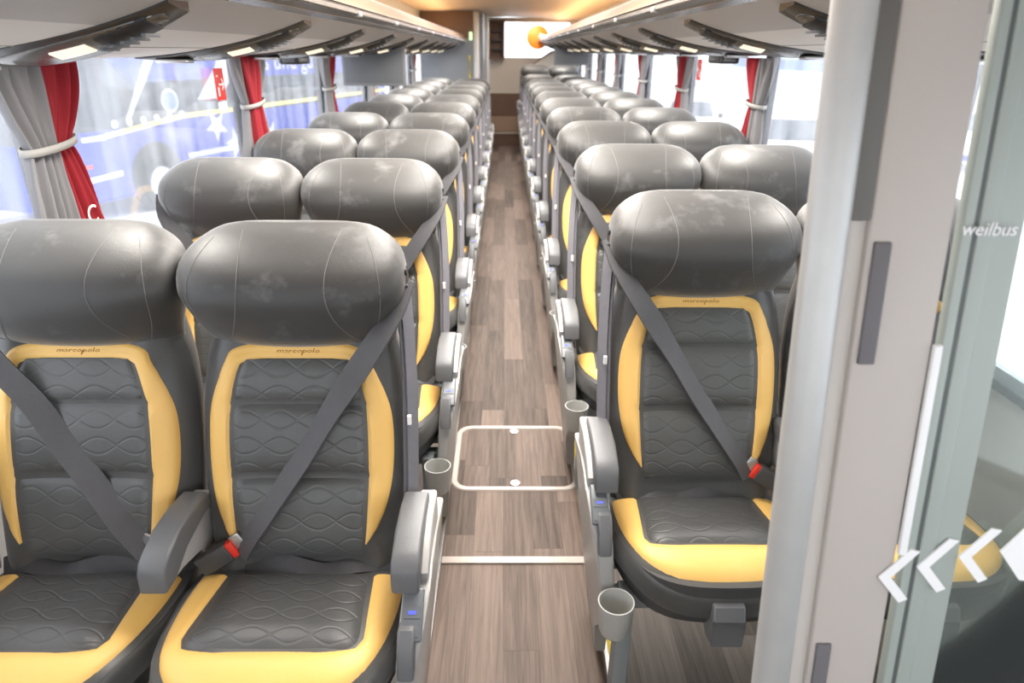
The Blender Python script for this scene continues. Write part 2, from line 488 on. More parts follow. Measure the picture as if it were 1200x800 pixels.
def build_seat(m, aisle, label, sx=1., sy=1., cz=0., fwd=0.):
    """m = +1: shoulder belt and console on the +x side, -1 mirrored"""
    root = thing('coach_seat', label, 'seat', group='coach seats')
    # ---- backrest
    bm = bmesh.new(); rings = []
    for i in range(34):
        z = .43 + (.985 - .43)*i/33
        hw = sinterp(HW, z); ring = []
        for k in range(33):
            x = hw*math.sin((k/32 - .5)*PI)
            ring.append((x, front_y(x, z), z))
        yb = back_y(z) + .105
        for x, dy in ((hw*1.0, -.03), (hw*.95, -.006), (hw*.6, 0), (0, .004), (-hw*.6, 0), (-hw*.95, -.006), (-hw*1.0, -.03)):
            ring.append((x, yb + dy, z))
        rings.append(ring)
    loft(bm, rings)
    back = link('backrest', bm, 'black', root, angle=60)
    outer = [(-.140, .55), (-.178, .60), (-.198, .67), (-.202, .76), (-.194, .835), (-.158, .915), (-.138, .957), (0, .957)]
    inner = [(-.136, .552), (-.138, .61), (-.141, .67), (-.142, .76), (-.139, .835), (-.125, .90), (-.113, .925), (0, .926)]
    N = 16
    A = smooth_poly(outer + [(-x, z) for x, z in reversed(outer[:-1])], 3)
    B = smooth_poly(inner + [(-x, z) for x, z in reversed(inner[:-1])], 3)
    bm = bmesh.new(); band(bm, A, B, back_surf, .006)
    link('yellow_border', bm, 'yellow', back, angle=50)
    # quilted panel: three puffed cushions in one sheet
    bm = bmesh.new(); rows = []
    for i in range(49):
        z = .515 + (.925 - .515)*i/48
        w = sinterp([(.50, .128), (.53, .135), (.60, .138), (.66, .142), (.76, .143), (.835, .140), (.90, .126), (.93, .112)], z)
        row = []
        for k in range(25):
            x = w*(k/12 - 1)
            p, n = back_surf(x, z)
            s = .0025
            for zs in (.688, .837):
                s -= .011*math.exp(-((z - zs)/.0045)**2)
            if k in (0, 24): s = -.004
            row.append(p + n*s)
        rows.append(row)
    loft(bm, rows, cap=False, closed=False)
    link('quilted_panel', bm, 'quilt_back', back, angle=60)
    bm = text_bm('marcopolo', .0165, .2)
    for v in bm.verts:
        x, z = v.co.x*1.25, v.co.y + .934
        p, n = back_surf(x, z)
        v.co = p + n*(.0058 + v.co.z*.8)
    link('lettering', bm, 'stitch', back, smooth=False)
    # ---- headrest
    bm = bmesh.new(); rings = []
    zs = [.948 + (1.14 - .948)*i/14 for i in range(15)] + [1.14 + (1.192 - 1.14)*math.sin(PI/2*i/9) for i in range(1, 10)]
    for z in zs:
        w, f, b = sinterp(H_W, z), sinterp(H_F, z), sinterp(H_B, z)
        c, d = (f + b)/2, (b - f)/2
        ring = []
        for k in range(48):
            t = 2*PI*k/48; ct, st = math.cos(t), math.sin(t)
            ring.append((w*(1 - .15*max(0, st))*math.copysign(abs(ct)**(2/hn(z)), ct), c + d*math.copysign(abs(st)**(2/hn(z)), st), z))
        rings.append(ring)
    loft(bm, rings)
    for sgn in (-1, 1):
        for curve in ([(.10, 1.183), (.088, 1.15), (.083, 1.11), (.087, 1.06), (.105, 1.01), (.142, .952)],
                      [(.155, 1.172), (.178, 1.14), (.190, 1.09), (.186, 1.04), (.170, .99), (.145, .948)]):
            pts = [head_pt(sgn*p.x, p.y, .0004) for p in resample(smooth_poly(curve, 2), 18)]
            tube(bm, pts, .0008, 5, mi=1)
    link('headrest', bm, ['headrest', 'thread'], root, angle=70)
    # ---- cushion
    bm = bmesh.new(); rings = []
    n = 64
    dirs = [2*PI*k/n - PI for k in range(n)]
    for g in (.02, .2, .4, .6, .75, .86, .93, .97, 1.0):
        ring = []
        for a in dirs:
            r = interp(_pol, a)*g; x, y = CC.x + r*math.cos(a), CC.y + r*math.sin(a)
            ring.append((x, y, cush_z(x, y)))
        rings.append(ring)
    for g, dz in ((1.012, -.014), (1.016, -.03), (1.012, -.048), (1.0, -.056)):
        ring = []
        for a in dirs:
            r = interp(_pol, a); x, y = CC.x + r*math.cos(a), CC.y + r*math.sin(a)
            ring.append((CC.x + r*g*math.cos(a), CC.y + r*g*math.sin(a), cush_z(x, y) + dz))
        rings.append(ring)
    loft(bm, rings)
    cush = link('seat_cushion', bm, 'black', root, angle=60)
    # yellow U
    ins = [(.142, -.243), (.147, -.30), (.153, -.36), (.158, -.405), (.148, -.428), (.11, -.436), (.05, -.437), (0, -.437)]
    aa = math.atan2(-.235 - CC.y, .2)
    ous = []
    for k in range(17):
        a = aa + (-PI/2 - aa)*k/16
        r = interp(_pol, a)*.945
        ous.append((CC.x + r*math.cos(a), CC.y + r*math.sin(a)))
    A = resample(ous, 30); B = resample(ins, 30)
    A += [Vector((-p.x, p.y)) for p in reversed(A[:-1])]; B += [Vector((-p.x, p.y)) for p in reversed(B[:-1])]
    bm = bmesh.new(); band(bm, A, B, cush_surf, .005)
    link('yellow_border', bm, 'yellow', cush, angle=50)
    bm = bmesh.new(); rows = []
    for i in range(21):
        t = i/20; y = -.235 - .203*t
        w = sinterp([(0, .142), (.35, .146), (.7, .154), (.88, .157), (.96, .148), (1, .135)], t)
        row = []
        for k in range(25):
            u = k/12 - 1
            p, nn = cush_surf(w*u, y)
            e = min(1, 5*min(t, 1 - t, (1 - abs(u))/2 + .0))
            row.append(p + nn*(-.003 + .017*max(0, e)**.5))
        rows.append(row)
    loft(bm, rows, cap=False, closed=False)
    link('quilted_panel', bm, 'quilt_seat', cush, angle=60)
    parts_low = list(cush.children) + [cush]
    # ---- shell under the cushion
    bm = bmesh.new(); rings = []
    for g, z in ((.985, .455), (1.0, .43), (.99, .40), (.965, .365), (.93, .345), (.80, .338), (.3, .335)):
        ring = []
        for a in dirs:
            r = interp(_pol, a)*g; y = CC.y + r*math.sin(a)
            ring.append((CC.x + r*math.cos(a), y, z + .03*max(0, min(1, (-y - .17)/.27)) - (.0 if z > .4 else .0)))
        rings.append(ring)
    loft(bm, rings)
    parts_low.append(link('seat_base', bm, 'shell', root))
    for po in parts_low:
        for v in po.data.vertices:
            v.co.x *= sx; v.co.y = -.13 + (v.co.y + .13)*sy; v.co.z += cz
    YF = -fwd
    # grey catch below the front lip
    bm = bmesh.new()
    prism(bm, [(y + YF, z + cz) for y, z in [(-.50, .455), (-.562, .447), (-.575, .42), (-.568, .40), (-.58, .355), (-.54, .345), (-.46, .38)]], -.038, .032, bev=.006)
    link('front_catch', bm, 'arm', root)
    # ---- belts
    bm = bmesh.new()
    path = [(m*.224, -.045, 1.08), (m*.209, -.098, 1.03), (m*.176, -.138, .985), (m*.09, -.128, .86), (m*.01, -.152, .735), (-m*.07, -.178, .62), (-m*.115, -.205, .56), (-m*.13, -.215, .53)]
    pts = resample(smooth_poly(path, 2), 26)
    for p in pts:
        p.y = min(p.y, front_y(p.x, min(p.z, .97)) - .010) if p.z < .98 else p.y
    for _ in range(6):
        ys = [p.y for p in pts]
        for i in range(1, len(pts) - 1): pts[i].y = (ys[i-1] + 2*ys[i] + ys[i+1])/4 - .0008
    wd = [Vector((m*.85, -.12 + .45*max(0, (p.z - .95)/.13), .55)) for p in pts]
    wid = [.05 if p.z > .6 else .05 - .012*(.6 - p.z)/.09 for p in pts]
    ribbon(bm, pts, wid, wd)
    link('shoulder_belt', bm, 'belt', root)
    bm = bmesh.new()
    for dx, dy, w in ((0, 0, .036), (.004, -.006, .024)):
        pts = [(m*(.214 + dx), -.005 + dy, 1.075), (m*(.220 + dx), -.03 + dy, 1.02), (m*(.226 + dx), -.055 + dy, .95), (m*(.231 + dx), -.09 + dy, .85), (m*(.231 + dx), -.135 + dy, .70), (m*(.229 + dx), -.175 + dy, .56), (m*(.226 + dx), -.20 + dy, .47)]
        ribbon(bm, resample(pts, 16), w, Vector((m*.75, .66, 0)), mi=0)
    st = link('hanging_belt', bm, 'belt_pale', root)
    bm = bmesh.new()
    cxx = m*.231
    box(bm, (cxx - .004, -.131, .79), (cxx + .004, -.122, .81))
    link('care_tag', bm, 'tag', st)
    bm = bmesh.new()
    prism(bm, [(-.025, 1.115), (-.048, 1.108), (-.056, 1.085), (-.048, 1.06), (-.025, 1.055), (-.01, 1.085)], m*.208, m*.230, bev=.003)
    lathe(bm, [(.0, -.012), (.007, -.012), (.007, .012), (0, .012)], (m*.221, -.054, 1.105), 10, axis='x')
    lathe(bm, [(.0, -.012), (.007, -.012), (.007, .012), (0, .012)], (m*.222, -.056, 1.072), 10, axis='x')
    link('belt_guide', bm, 'dark', root)
    bm = bmesh.new()
    pts, wd = [], []
    for k in range(25):
        t = k/24; x = -m*.125 + m*.32*t
        y = -.222 - .020*math.sin(PI*t) + .008*math.sin(9*t)
        z = cush_z(max(-.2, min(.2, x)), y) + cz + .012 + .006*math.sin(7*t + 1)*math.sin(PI*t)
        pts.append((x, y, z)); wd.append((.15*math.sin(6*t), .85, .5 + .45*math.sin(8*t)))
    ribbon(bm, pts, .040, wd)
    link('lap_belt', bm, 'belt_dark', root)
    bm = bmesh.new()
    box(bm, (-.022, -.014, -.055), (.022, .014, .018), bev=.005)
    T = Matrix.Translation((-m*.165, -.235, .535)) @ Matrix.Rotation(m*math.radians(62), 4, 'Y') @ Matrix.Rotation(math.radians(-12), 4, 'X')
    bm.transform(T)
    bk = link('belt_buckle', bm, 'shell', root)
    bm = bmesh.new(); box(bm, (-.019, -.0115, .016), (.019, .0115, .030), bev=.003); bm.transform(T)
    link('release_button', bm, 'red_button', bk)
    bm = bmesh.new(); box(bm, (-.026, -.003, .030), (.026, .003, .052), bev=.002); bm.transform(T)
    link('belt_tongue', bm, 'steel', root)
    # ---- armrests: one between the seats, one on the aisle side
    def armrest(xc, sup_side):
        bm = bmesh.new()
        prism(bm, [(y + YF*.6, z) for y, z in [(-.15, .652), (-.21, .660), (-.28, .655), (-.325, .645), (-.350, .634), (-.362, .617), (-.365, .576), (-.33, .574), (-.31, .594), (-.27, .612), (-.20, .622), (-.15, .612)]], xc - .027, xc + .027, bev=.006)
        a = link('armrest', bm, 'arm', root)
        bm = bmesh.new()
        prism(bm, [(y + YF*.6, z) for y, z in [(-.12, .635), (-.20, .634), (-.27, .622), (-.325, .588), (-.32, .565), (-.28, .57), (-.21, .55), (-.165, .52), (-.12, .50)]], xc - .018 + sup_side*.022, xc + .018 + sup_side*.022, bev=.005)
        link('armrest_support', bm, 'console', a)
    if aisle:
        armrest(-m*.228, 0)
        armrest(m*.246, m)
        # console along the aisle
        prof = [(-.06, .55), (-.20, .575), (-.255, .58), (-.285, .575), (-.33, .56), (-.39, .535), (-.43, .475), (-.442, .41), (-.455, .36), (-.458, .30), (-.445, .25), (-.40, .21), (-.35, .16), (-.31, .02), (-.12, .02), (-.07, .25)]
        def warp(x, y, z, s):
            k = max(0, min(1, (z - .0)/.55))
            xi = .205 + .033*k; xo = .232 + .058*k
            f = max(0, min(1, (-y - .38)/.1))
            xo -= .028*f*k
            return (m*(xi if s == 0 else xo), y + YF*max(0, min(1, (-y - .15)/.2)), z)
        bm = bmesh.new(); prism(bm, prof, 0, 1, bev=.006, warp=warp)
        con = link('side_console', bm, 'console', root)
        bm = bmesh.new()
        box(bm, (-.020, -.048, -.006), (.020, .048, .007), bev=.004)
        for dy in (-.030, .002): box(bm, (-.015, dy - .010, .006), (.015, dy + .010, .0085), mi=0)
        for dy in (-.030, .002): box(bm, (-.007, dy - .003, .008), (.007, dy + .003, .0095), mi=1)
        T = Matrix.Translation((m*.262, -.374 + YF, .550)) @ Matrix.Rotation(math.radians(31), 4, 'X')
        bm.transform(T)
        link('usb_panel', bm, ['usb', 'blue_led'], con)
        bm = bmesh.new()
        prism(bm, [(y + YF, z) for y, z in [(-.385, .545), (-.41, .548), (-.435, .52), (-.45, .465), (-.425, .462), (-.405, .49), (-.385, .50)]], m*.238, m*.270, bev=.006)
        link('recline_lever', bm, 'arm', con)
        bm = bmesh.new()
        lathe(bm, [(.0, .30), (.030, .30), (.034, .31), (.040, .385), (.0405, .388), (.0375, .388), (.036, .38), (.031, .318), (0, .316)], (m*.232, -.503 + YF, -YF*-.4), 28)
        link('cup_holder', bm, 'cup', con)
        bm = bmesh.new()
        prism(bm, [(y + YF, z) for y, z in [(-.41, .36), (-.455, .36), (-.455, .0), (-.395, .0)]], m*.178, m*.214, bev=.004)
        link('leg', bm, 'leg', root)
    bm = bmesh.new()
    box(bm, (-.2275, -.30, .29), (.2275, -.25, .345), bev=.006)
    box(bm, (-.2275, -.44, .30), (.2275, -.40, .345), bev=.006)
    if not aisle:
        box(bm, (-m*-.19 - .02, -.30, .0), (-m*-.19 + .02, -.26, .30), bev=.004)
    link('seat_frame', bm, 'leg', root)
    return root

ORD = ['first', 'second', 'third', 'fourth', 'fifth', 'sixth', 'seventh', 'eighth', 'ninth', 'tenth', 'eleventh', 'twelfth']
LX_A, LX_W, RX_A, RX_W = -.432, -.889, .482, .939
PITCH = .885
protos = {}
FIT = {'LA': dict(sx=1.06, sy=1.10, cz=.004, fwd=.045), 'LW': dict(sx=.955, sy=1.10, cz=.004, fwd=.045), 'RA': dict(cz=-.02), 'RW': dict(cz=-.02)}
def place(key, m, aisle, x, y, z, label):
    if key not in protos:
        protos[key] = build_seat(m, aisle, label, **FIT[key]); o = protos[key]
    else:
        o = copy_tree(protos[key]); o['label'] = label
    o.location = (x, y, z)
    return o
for n in range(10):
    y = 1.36 + PITCH*n
    place('LA', 1, True, LX_A, y, 0, f'black and yellow leather aisle seat in the {ORD[n]} row, left of the aisle')
    place('LW', -1, False, LX_W, y, 0, f'black and yellow leather window seat in the {ORD[n]} row, left side by the curtains')
for n in range(11):
    y = 1.62 + PITCH*n
    place('RA', -1, True, RX_A, y, .02, f'black and yellow leather aisle seat in the {ORD[n]} row, right of the aisle')
    place('RW', 1, False, RX_W, y, .02, f'black and yellow leather window seat in the {ORD[n]} row, right side by the curtains')
place('RA', -1, True, RX_A, 11.62, .14, 'raised black seat of the rearmost row, beside the end of the aisle')
place('RW', 1, False, RX_W, 11.62, .14, 'raised black seat of the rearmost row, next to the right window')

# ------------------------------------------------------------------ coach shell
XL, XR, Y0, Y1 = -1.18, 1.25, -1.3, 12.7
CX = .036
bm = bmesh.new(); box(bm, (-.215, Y0, -.06), (.285, 12.05, 0))
struct('floor', bm, 'floor', 'brown wood-look plank aisle floor', smooth=False)
bm = bmesh.new(); box(bm, (XL, Y0, -.06), (-.215, Y1, .0)); 
struct('floor_left', bm, 'floor_side', 'grey plank floor under the left seats', smooth=False)
bm = bmesh.new(); box(bm, (.285, Y0, -.06), (XR, Y1, .02))
struct('floor_right', bm, 'floor_side', 'grey plank floor under the right seats', smooth=False)
for i, x in enumerate((-.222, .292)):
    s = 1 if x > 0 else -1
    bm = bmesh.new()
    z = .02 if s > 0 else 0
    box(bm, (x - .02, Y0, .0), (x + .02, 12.0, z + .006), 0, .002)
    box(bm, (x - .006, Y0, z + .006), (x + .006, 12.0, z + .008), 1)
    box(bm, (x - .018, Y0, z + .006), (x - .013, 12.0, z + .009), 0); box(bm, (x + .013, Y0, z + .006), (x + .018, 12.0, z + .009), 0)
    struct(f'trim_{i+1}', bm, ['steel', 'nosing_yellow'], 'steel seat rail with a yellow line along the aisle', smooth=False)

bm = bmesh.new(); box(bm, (XL - .05, Y0 - .05, -.06), (XR + .05, Y0, .75)); box(bm, (XL - .05, Y0 - .05, 1.72), (XR + .05, Y0, 2.12))
struct('wall_front', bm, 'wall', 'front wall of the coach below and above the windscreen', smooth=False)
# side walls below the sill, header above the windows (behind the racks), pillars
for side, x, sg in (('left', XL, -1), ('right', XR, 1)):
    bm = bmesh.new()
    lo, hi = (x - .05, x) if sg < 0 else (x, x + .05)
    box(bm, (lo, Y0, -.05), (hi, Y1, .78)); 
    struct(f'wall_{side}', bm, 'wall', smooth=False)
    bm = bmesh.new(); box(bm, (lo, Y0, 1.62), (hi, Y1, 2.08))
    struct(f'wall_{side}_header', bm, 'wall', smooth=False)
POSTS = [1.765 + 1.455*i for i in range(8)]
POSTS_R = [1.965 + 1.46*i for i in range(8)]
ti, wi = 3, 1
for x, sg, side in ((XL, -1, 'left'), (XR, 1, 'right')):
    P_ = POSTS if sg < 0 else POSTS_R
    edges = [Y0, .29] + P_ + [Y1]
    for i, y in enumerate([.29] + P_):
        bm = bmesh.new(); box(bm, (min(x, x + sg*.05), y - .03, .78), (max(x, x + sg*.05), y + .03, 1.63), bev=.004)
        struct(f'trim_{ti}', bm, 'pillar', f'black window pillar on the {side} side'); ti += 1
    for a, b in zip(edges, edges[1:]):
        bm = bmesh.new(); box(bm, (x + sg*.015, a + .03, .78), (x + sg*.021, b - .03, 1.63))
        struct(f'window_{wi}', bm, 'glass', f'dusty side window pane on the {side} side', smooth=False); wi += 1
# sills
for x, side in ((XL + .015, 'left'), (XR - .015, 'right')):
    bm = bmesh.new(); box(bm, (x - .03, Y0, .765), (x + .03, Y1, .79), bev=.004)
    struct(f'trim_{ti}', bm, 'rubber', f'dark window sill on the {side} side'); ti += 1

# ceiling
bm = bmesh.new()
prof = [(XL - .05, 2.02), (-.85, 2.02), (-.55, 2.045), (CX, 2.06), (.62, 2.045), (.92, 2.02), (XR + .05, 2.02), (XR + .05, 2.12), (XL - .05, 2.12)]
a = [bm.verts.new((p[0], Y0, p[1])) for p in prof]; b = [bm.verts.new((p[0], Y1, p[1])) for p in prof]
bm.faces.new(a); bm.faces.new(list(reversed(b)))
for i in range(len(prof)):
    j = (i + 1) % len(prof); bm.faces.new((a[i], a[j], b[j], b[i]))
struct('ceiling', bm, 'ceiling', 'warm lit coach ceiling')

# ------------------------------------------------------------------ luggage racks
def rack_z(u):   # u: 0 at the window, 1 at the aisle lip
    return 1.497 + .045*u + .105*u**2.6
def rack(sg, x_win, x_lip, dz, side, y0, y1):
    t = thing('luggage_rack', f'warm grey overhead luggage rack along the {side} side above the seats', 'luggage rack', (0, 0, 0), 'overhead luggage racks')
    def X(u): return x_win + (x_lip - x_win)*u
    N = 22
    bm = bmesh.new()
    for part, ua, ub in ((0, 0, .66), (1, .66, .90)):
        pts = [(X(ua + (ub - ua)*k/N), rack_z(ua + (ub - ua)*k/N) + dz) for k in range(N + 1)]
        back = [(p[0], p[1] + .02) for p in reversed(pts)]
        loop = pts + back
        A = [(p[0], y0, p[1]) for p in loop]; B = [(p[0], y1, p[1]) for p in loop]
        if part == 0:
            loft(bm, [A, B]); link('underside_panel', bm, 'rack', t)
            bm = bmesh.new()
        else:
            loft(bm, [A, B]); link('underside_band', bm, 'rack_band', t)
    # seam groove along the panel
    xs = X(.42); zs = rack_z(.42) + dz
    bm = bmesh.new(); box(bm, (xs - .002, y0, zs - .0015), (xs + .002, y1, zs + .004)); link('panel_seam', bm, 'rack_band', t, smooth=False)
    zl = rack_z(.9) + dz
    def band_part(name, mat, pts):
        bm = bmesh.new(); loft(bm, [[(p[0], y0, p[1]) for p in pts], [(p[0], y1, p[1]) for p in pts]]); return link(name, bm, mat, t)
    xa, xb = X(.90), X(1.0)
    s = (xb - xa)
    band_part('chrome_rail', 'rail', [(xa, zl), (xa + s*.5, zl + .008), (xa + s*.5, zl + .018), (xa, zl + .02)])
    band_part('dark_channel', 'rack_dark', [(xa + s*.5, zl + .01), (xa + s*.9, zl + .02), (xa + s*.9, zl + .042), (xa + s*.5, zl + .042)])
    band_part('rail_edge', 'rail', [(xa + s*.9, zl + .02), (xa + s*1.0, zl + .024), (xa + s*1.0, zl + .036), (xa + s*.9, zl + .04)])
    band_part('rack_lid', 'rack_lip', [(xa + s*.6, zl + .042), (xb, zl + .045), (xb - s*.1, zl + .052), (xb - s*.5, zl + .066), (xb - s*1.0, zl + .11), (xb - s*1.0, zl + .10)])
    band_part('top_panel', 'rack_band', [(xb - s*.95, zl + .09), (X(.04), zl + .11), (X(.04), zl + .125), (xb - s*.95, zl + .108)])
    band_part('warm_strip', 'warm_led', [(X(.52), zl + .13), (X(.40), zl + .13), (X(.40), zl + .142), (X(.52), zl + .142)])
    # clips on the rail
    for i in range(12):
        yy = .9 + PITCH*i
        if yy > y1 - .2: break
        bm = bmesh.new(); box(bm, (min(xa + s*.55, xa + s*1.05), yy - .02, zl + .016), (max(xa + s*.55, xa + s*1.05), yy + .02, zl + .034), bev=.003)
        link('rail_clip', bm, 'steel', t)
    return X
def service_unit(Xf, y, dz, label, proto=[{}]):
    pass
rackL = rack(-1, -1.17, -.52, -.005, 'left', .45, 10.05)
rackR = rack(1, 1.24, .53, .018, 'right', .45, 12.6)

def make_service(Xf, sg, dz, label):
    """curved dark reading-light and air-vent strip across the rack underside; local origin at y = 0"""
    t = thing('overhead_service_panel', label, 'overhead panel', group='reading light and vent strips')
    def P(u, v, d): return Vector((Xf(u), v, rack_z(u) + dz - d))
    N = 28
    def patch(name, ua, ub, half, d, mat, parent, th=.03, fa=-1., fb=1.):
        # wedge: flush at the front edge, hanging lower at its rear edge, so its face looks to the front
        bm = bmesh.new(); rings = []
        for k in range(N + 1):
            u = ua + (ub - ua)*k/N
            tt = (u - .02)/.84
            h = half(k/N) if callable(half) else half
            sag = .006 + .028*max(0, math.sin(PI*.86*min(1, max(0, tt))))**.8
            def Q(f, dd): return P(u, f*h, sag*(f*h/.07 + 1)/2 + dd)
            rings.append([Q(fa, d - .002), Q(fa + .08, d), Q(fb - .08, d), Q(fb, d - .002), Q(fb, d - th), Q(fa, d - th)])
        loft(bm, rings); return link(name, bm, mat, parent)
    patch('trim_strip', .02, .86, lambda t: .014 + .050*min(1, t*2.4)**.8 - .022*max(0, t - .6)/.4, .002, 'rack_dark', t, th=.05)
    patch('bezel', .30, .82, lambda t: .012 + .046*max(0, math.sin(PI*t))**.5, .006, 'rail', t, fa=-.8, fb=.95)
    lp = patch('reading_light', .47, .58, .026, .009, 'lens', t, fa=-.75, fb=.8)
    vt = patch('air_vent', .62, .78, .042, .009, 'dark', t, fa=-.8, fb=.85)
    bm = bmesh.new()
    for q in range(5):
        u = .635 + .032*q
        p = P(u, 0, .036)
        box(bm, (p.x - .004, -.03, p.z - .003), (p.x + .004, .03, p.z + .003), bev=.001)
    link('vent_fins', bm, 'usb', vt)
    bm = bmesh.new()
    p = P(.20, 0, .020); box(bm, (p.x - .05, -.028, p.z - .006), (p.x + .05, .028, p.z + .008), bev=.005)
    link('call_button', bm, 'steel', t)
    return t
for n in range(10):
    lab = f'dark curved reading light strip under the left rack over the {ORD[n]} row'
    if n == 0: sL = make_service(rackL, -1, -.005, lab); o = sL
    else: o = copy_tree(sL); o['label'] = lab
    o.location = (0, 1.40 + PITCH*n, 0)
for n in range(12):
    lab = f'dark curved reading light strip under the right rack over the {ORD[n]} row'
    if n == 0: sR = make_service(rackR, 1, .018, lab); o = sR
    else: o = copy_tree(sR); o['label'] = lab
    o.location = (0, 1.66 + PITCH*n, 0)

# ------------------------------------------------------------------ curtains
def curtain(sg, x, y, label, third=False, letter=None, mark=False):
    """tied-back pair at a window pillar; sg=-1 left wall, +1 right wall; grey panel nearer the front"""
    t = thing('curtain', label, 'curtain', (x, y, 0), 'tied back curtains')
    rng = random.Random(int(y*100) + (0 if sg < 0 else 7))
    ZT, ZB, ZK = 1.50, .80, 1.295
    def panel(name, mat, ya, yb, ka, kb, ba, bb, folds, xo, parent=t):
        bm = bmesh.new(); rows = []
        ph = rng.uniform(0, 6)
        NV, NU = 34, 44
        for i in range(NV + 1):
            z = ZT + (ZB - ZT)*i/NV
            if z > ZK: s = ((ZT - z)/(ZT - ZK))**1.6; a, b = ya + (ka - ya)*s, yb + (kb - yb)*s; amp = .016 - .004*s
            else: s = min(1, (ZK - z)/.34)**.7; a, b = ka + (ba - ka)*s, kb + (bb - kb)*s; amp = .012 + .008*s
            row = []
            for k in range(NU + 1):
                u = k/NU
                row.append((-sg*(xo + amp*math.sin(u*folds*2*PI + ph + 1.3*math.sin(2*z*3)) + .006*math.sin(u*folds*4.7*PI + z*9)), a + (b - a)*u, z))
            rows.append(row)
        loft(bm, rows, cap=False, closed=False)
        o = link(name, bm, mat, parent, angle=180)
        md = o.modifiers.new('thickness', 'SOLIDIFY'); md.thickness = .003
        return o
    if third:
        panel('grey_panel', 'grey_curtain', -.20, -.09, -.10, -.04, -.19, -.06, 2.2, .03)
        rp = panel('red_panel', 'red_curtain', -.10, .10, -.06, .045, -.08, .10, 2.6, .042)
        panel('grey_panel', 'grey_curtain', .10, .21, .03, .09, .08, .23, 2.2, .03)
    else:
        panel('grey_panel', 'grey_curtain', -.19, -.005, -.11, -.01, -.16, .0, 3.2, .035)
        rp = panel('red_panel', 'red_curtain', .02, .165, -.015, .05, .0, .185, 2.2, .032)
    bm = bmesh.new(); rows = []
    for i in range(25):
        a = 2*PI*i/24
        yc, ry, rx = -.025 + (.02 if third else 0), .10 if not third else .115, .042
        rows.append([(-sg*(.036 + rx*math.sin(a)), yc + ry*math.cos(a), ZK + h + .10*(ry*math.cos(a))) for h in (.009, -.009)])
    loft(bm, rows, cap=False, closed=False)
    o = link('tie_band', bm, 'tie', t, angle=180); md = o.modifiers.new('thickness', 'SOLIDIFY'); md.thickness = .004
    if letter:
        bm = text_bm(letter, .07)
        bm.transform(Matrix.Translation((-sg*.056, .05, 1.08)) @ Matrix.Rotation(-sg*PI/2, 4, 'Z') @ Matrix.Rotation(PI/2, 4, 'X') )
        link('white_letter', bm, 'white', rp, smooth=False)
    return t
CORD = ['nearest the front partition', 'second from the front', 'third from the front', 'fourth from the front', 'fifth from the front', 'sixth from the front', 'seventh from the front', 'last before the rear']
for i, y in enumerate(POSTS):
    if i < 6: curtain(-1, XL, y, f'red and grey tied-back curtain on the left windows, {CORD[i]}', third=(i == 1), letter={0: 'C', 1: 'O'}.get(i))
    if i > 0: curtain(1, XR, POSTS_R[i], f'red and grey tied-back curtain on the right windows, {CORD[i]}', third=(i == 2), letter={1: 'C', 2: 'S'}.get(i))

# emergency signs on the glass
def exit_sign(sg, x, y, z, label):
    t = thing('exit_sign', label, 'sign', (x, y, z), 'red emergency exit stickers')
    bm = bmesh.new(); box(bm, (-.002, -.045, -.062), (.002, .045, .062), bev=.001)
    link('red_plate', bm, 'sign_red', t)
    bm = bmesh.new(); fx = -sg*.004
    lo, hi = min(fx - .001, fx + .001), max(fx - .001, fx + .001)
    for (a, b, c, d) in ((-.035, .03, -.02, .036), (-.035, -.045, -.02, -.01), (-.02, -.004, .02, .004)):
        box(bm, (lo, a, b if b < d else d), (hi, c, max(b, d)))
    for s in (-1, 1):
        v = [bm.verts.new((hi if sg < 0 else lo, .035, 0)), bm.verts.new((hi if sg < 0 else lo, .012, s*.024)), bm.verts.new((hi if sg < 0 else lo, .004, s*.020)), bm.verts.new((hi if sg < 0 else lo, .022, 0))]
        bm.faces.new(v)
    link('white_arrow', bm, 'white', t, smooth=False)
    bm = bmesh.new(); box(bm, (-.0015, -.04, -.10), (.0015, .04, -.068)); link('text_strip', bm, 'tag', t, smooth=False)
    return t
exit_sign(-1, XL + .004, 2.95, 1.385, 'red exit sticker with white arrow on the left window before the curtain')
exit_sign(1, XR - .004, 4.60, 1.42, 'red exit sticker with white arrow on the right window before the curtain')
# dark boxes under the racks
for sg, x, y, lab in ((-1, -1.08, 3.72, 'small dark blind box under the left rack above the window'), (1, 1.12, 3.70, 'small dark blind box under the right rack above the window')):
    t = thing('blind_box', lab, 'box', (x, y, 1.495 if sg < 0 else 1.515), 'dark boxes under the racks')
    bm = bmesh.new(); box(bm, (-.05, -.11, -.045), (.05, .11, .0), bev=.012); link('casing', bm, 'dark', t)
    bm = bmesh.new(); box(bm, (-.03, -.112, -.034), (.03, -.108, -.016), bev=.001); link('front_slot', bm, 'usb', t)

# monitors
def monitor(x0, x1, y, z0, z1, zt, label):
    t = thing('drop_down_monitor', label, 'monitor', ((x0 + x1)/2, y, z0), 'monitors hanging from the racks')
    w, h = (x1 - x0)/2, z1 - z0
    bm = bmesh.new(); box(bm, (-w, -.018, 0), (w, .018, h), bev=.008); link('casing', bm, 'monitor', t)
    bm = bmesh.new(); box(bm, (-w + .02, -.021, .02), (w - .02, -.017, h - .06), bev=.001); link('screen', bm, 'screen', t)
    bm = bmesh.new(); box(bm, (-w + .22, -.012, h - .01), (w - .02, .03, zt - z0), bev=.004); link('mount_plate', bm, 'rack_band', t)
    return t
monitor(-1.15, -.70, 5.1, 1.285, 1.60, 1.66, 'grey flip-down monitor hanging from the left rack before the sixth row')
monitor(.66, 1.14, 9.75, 1.35, 1.70, 1.74, 'grey flip-down monitor hanging from the right rack near the rear')

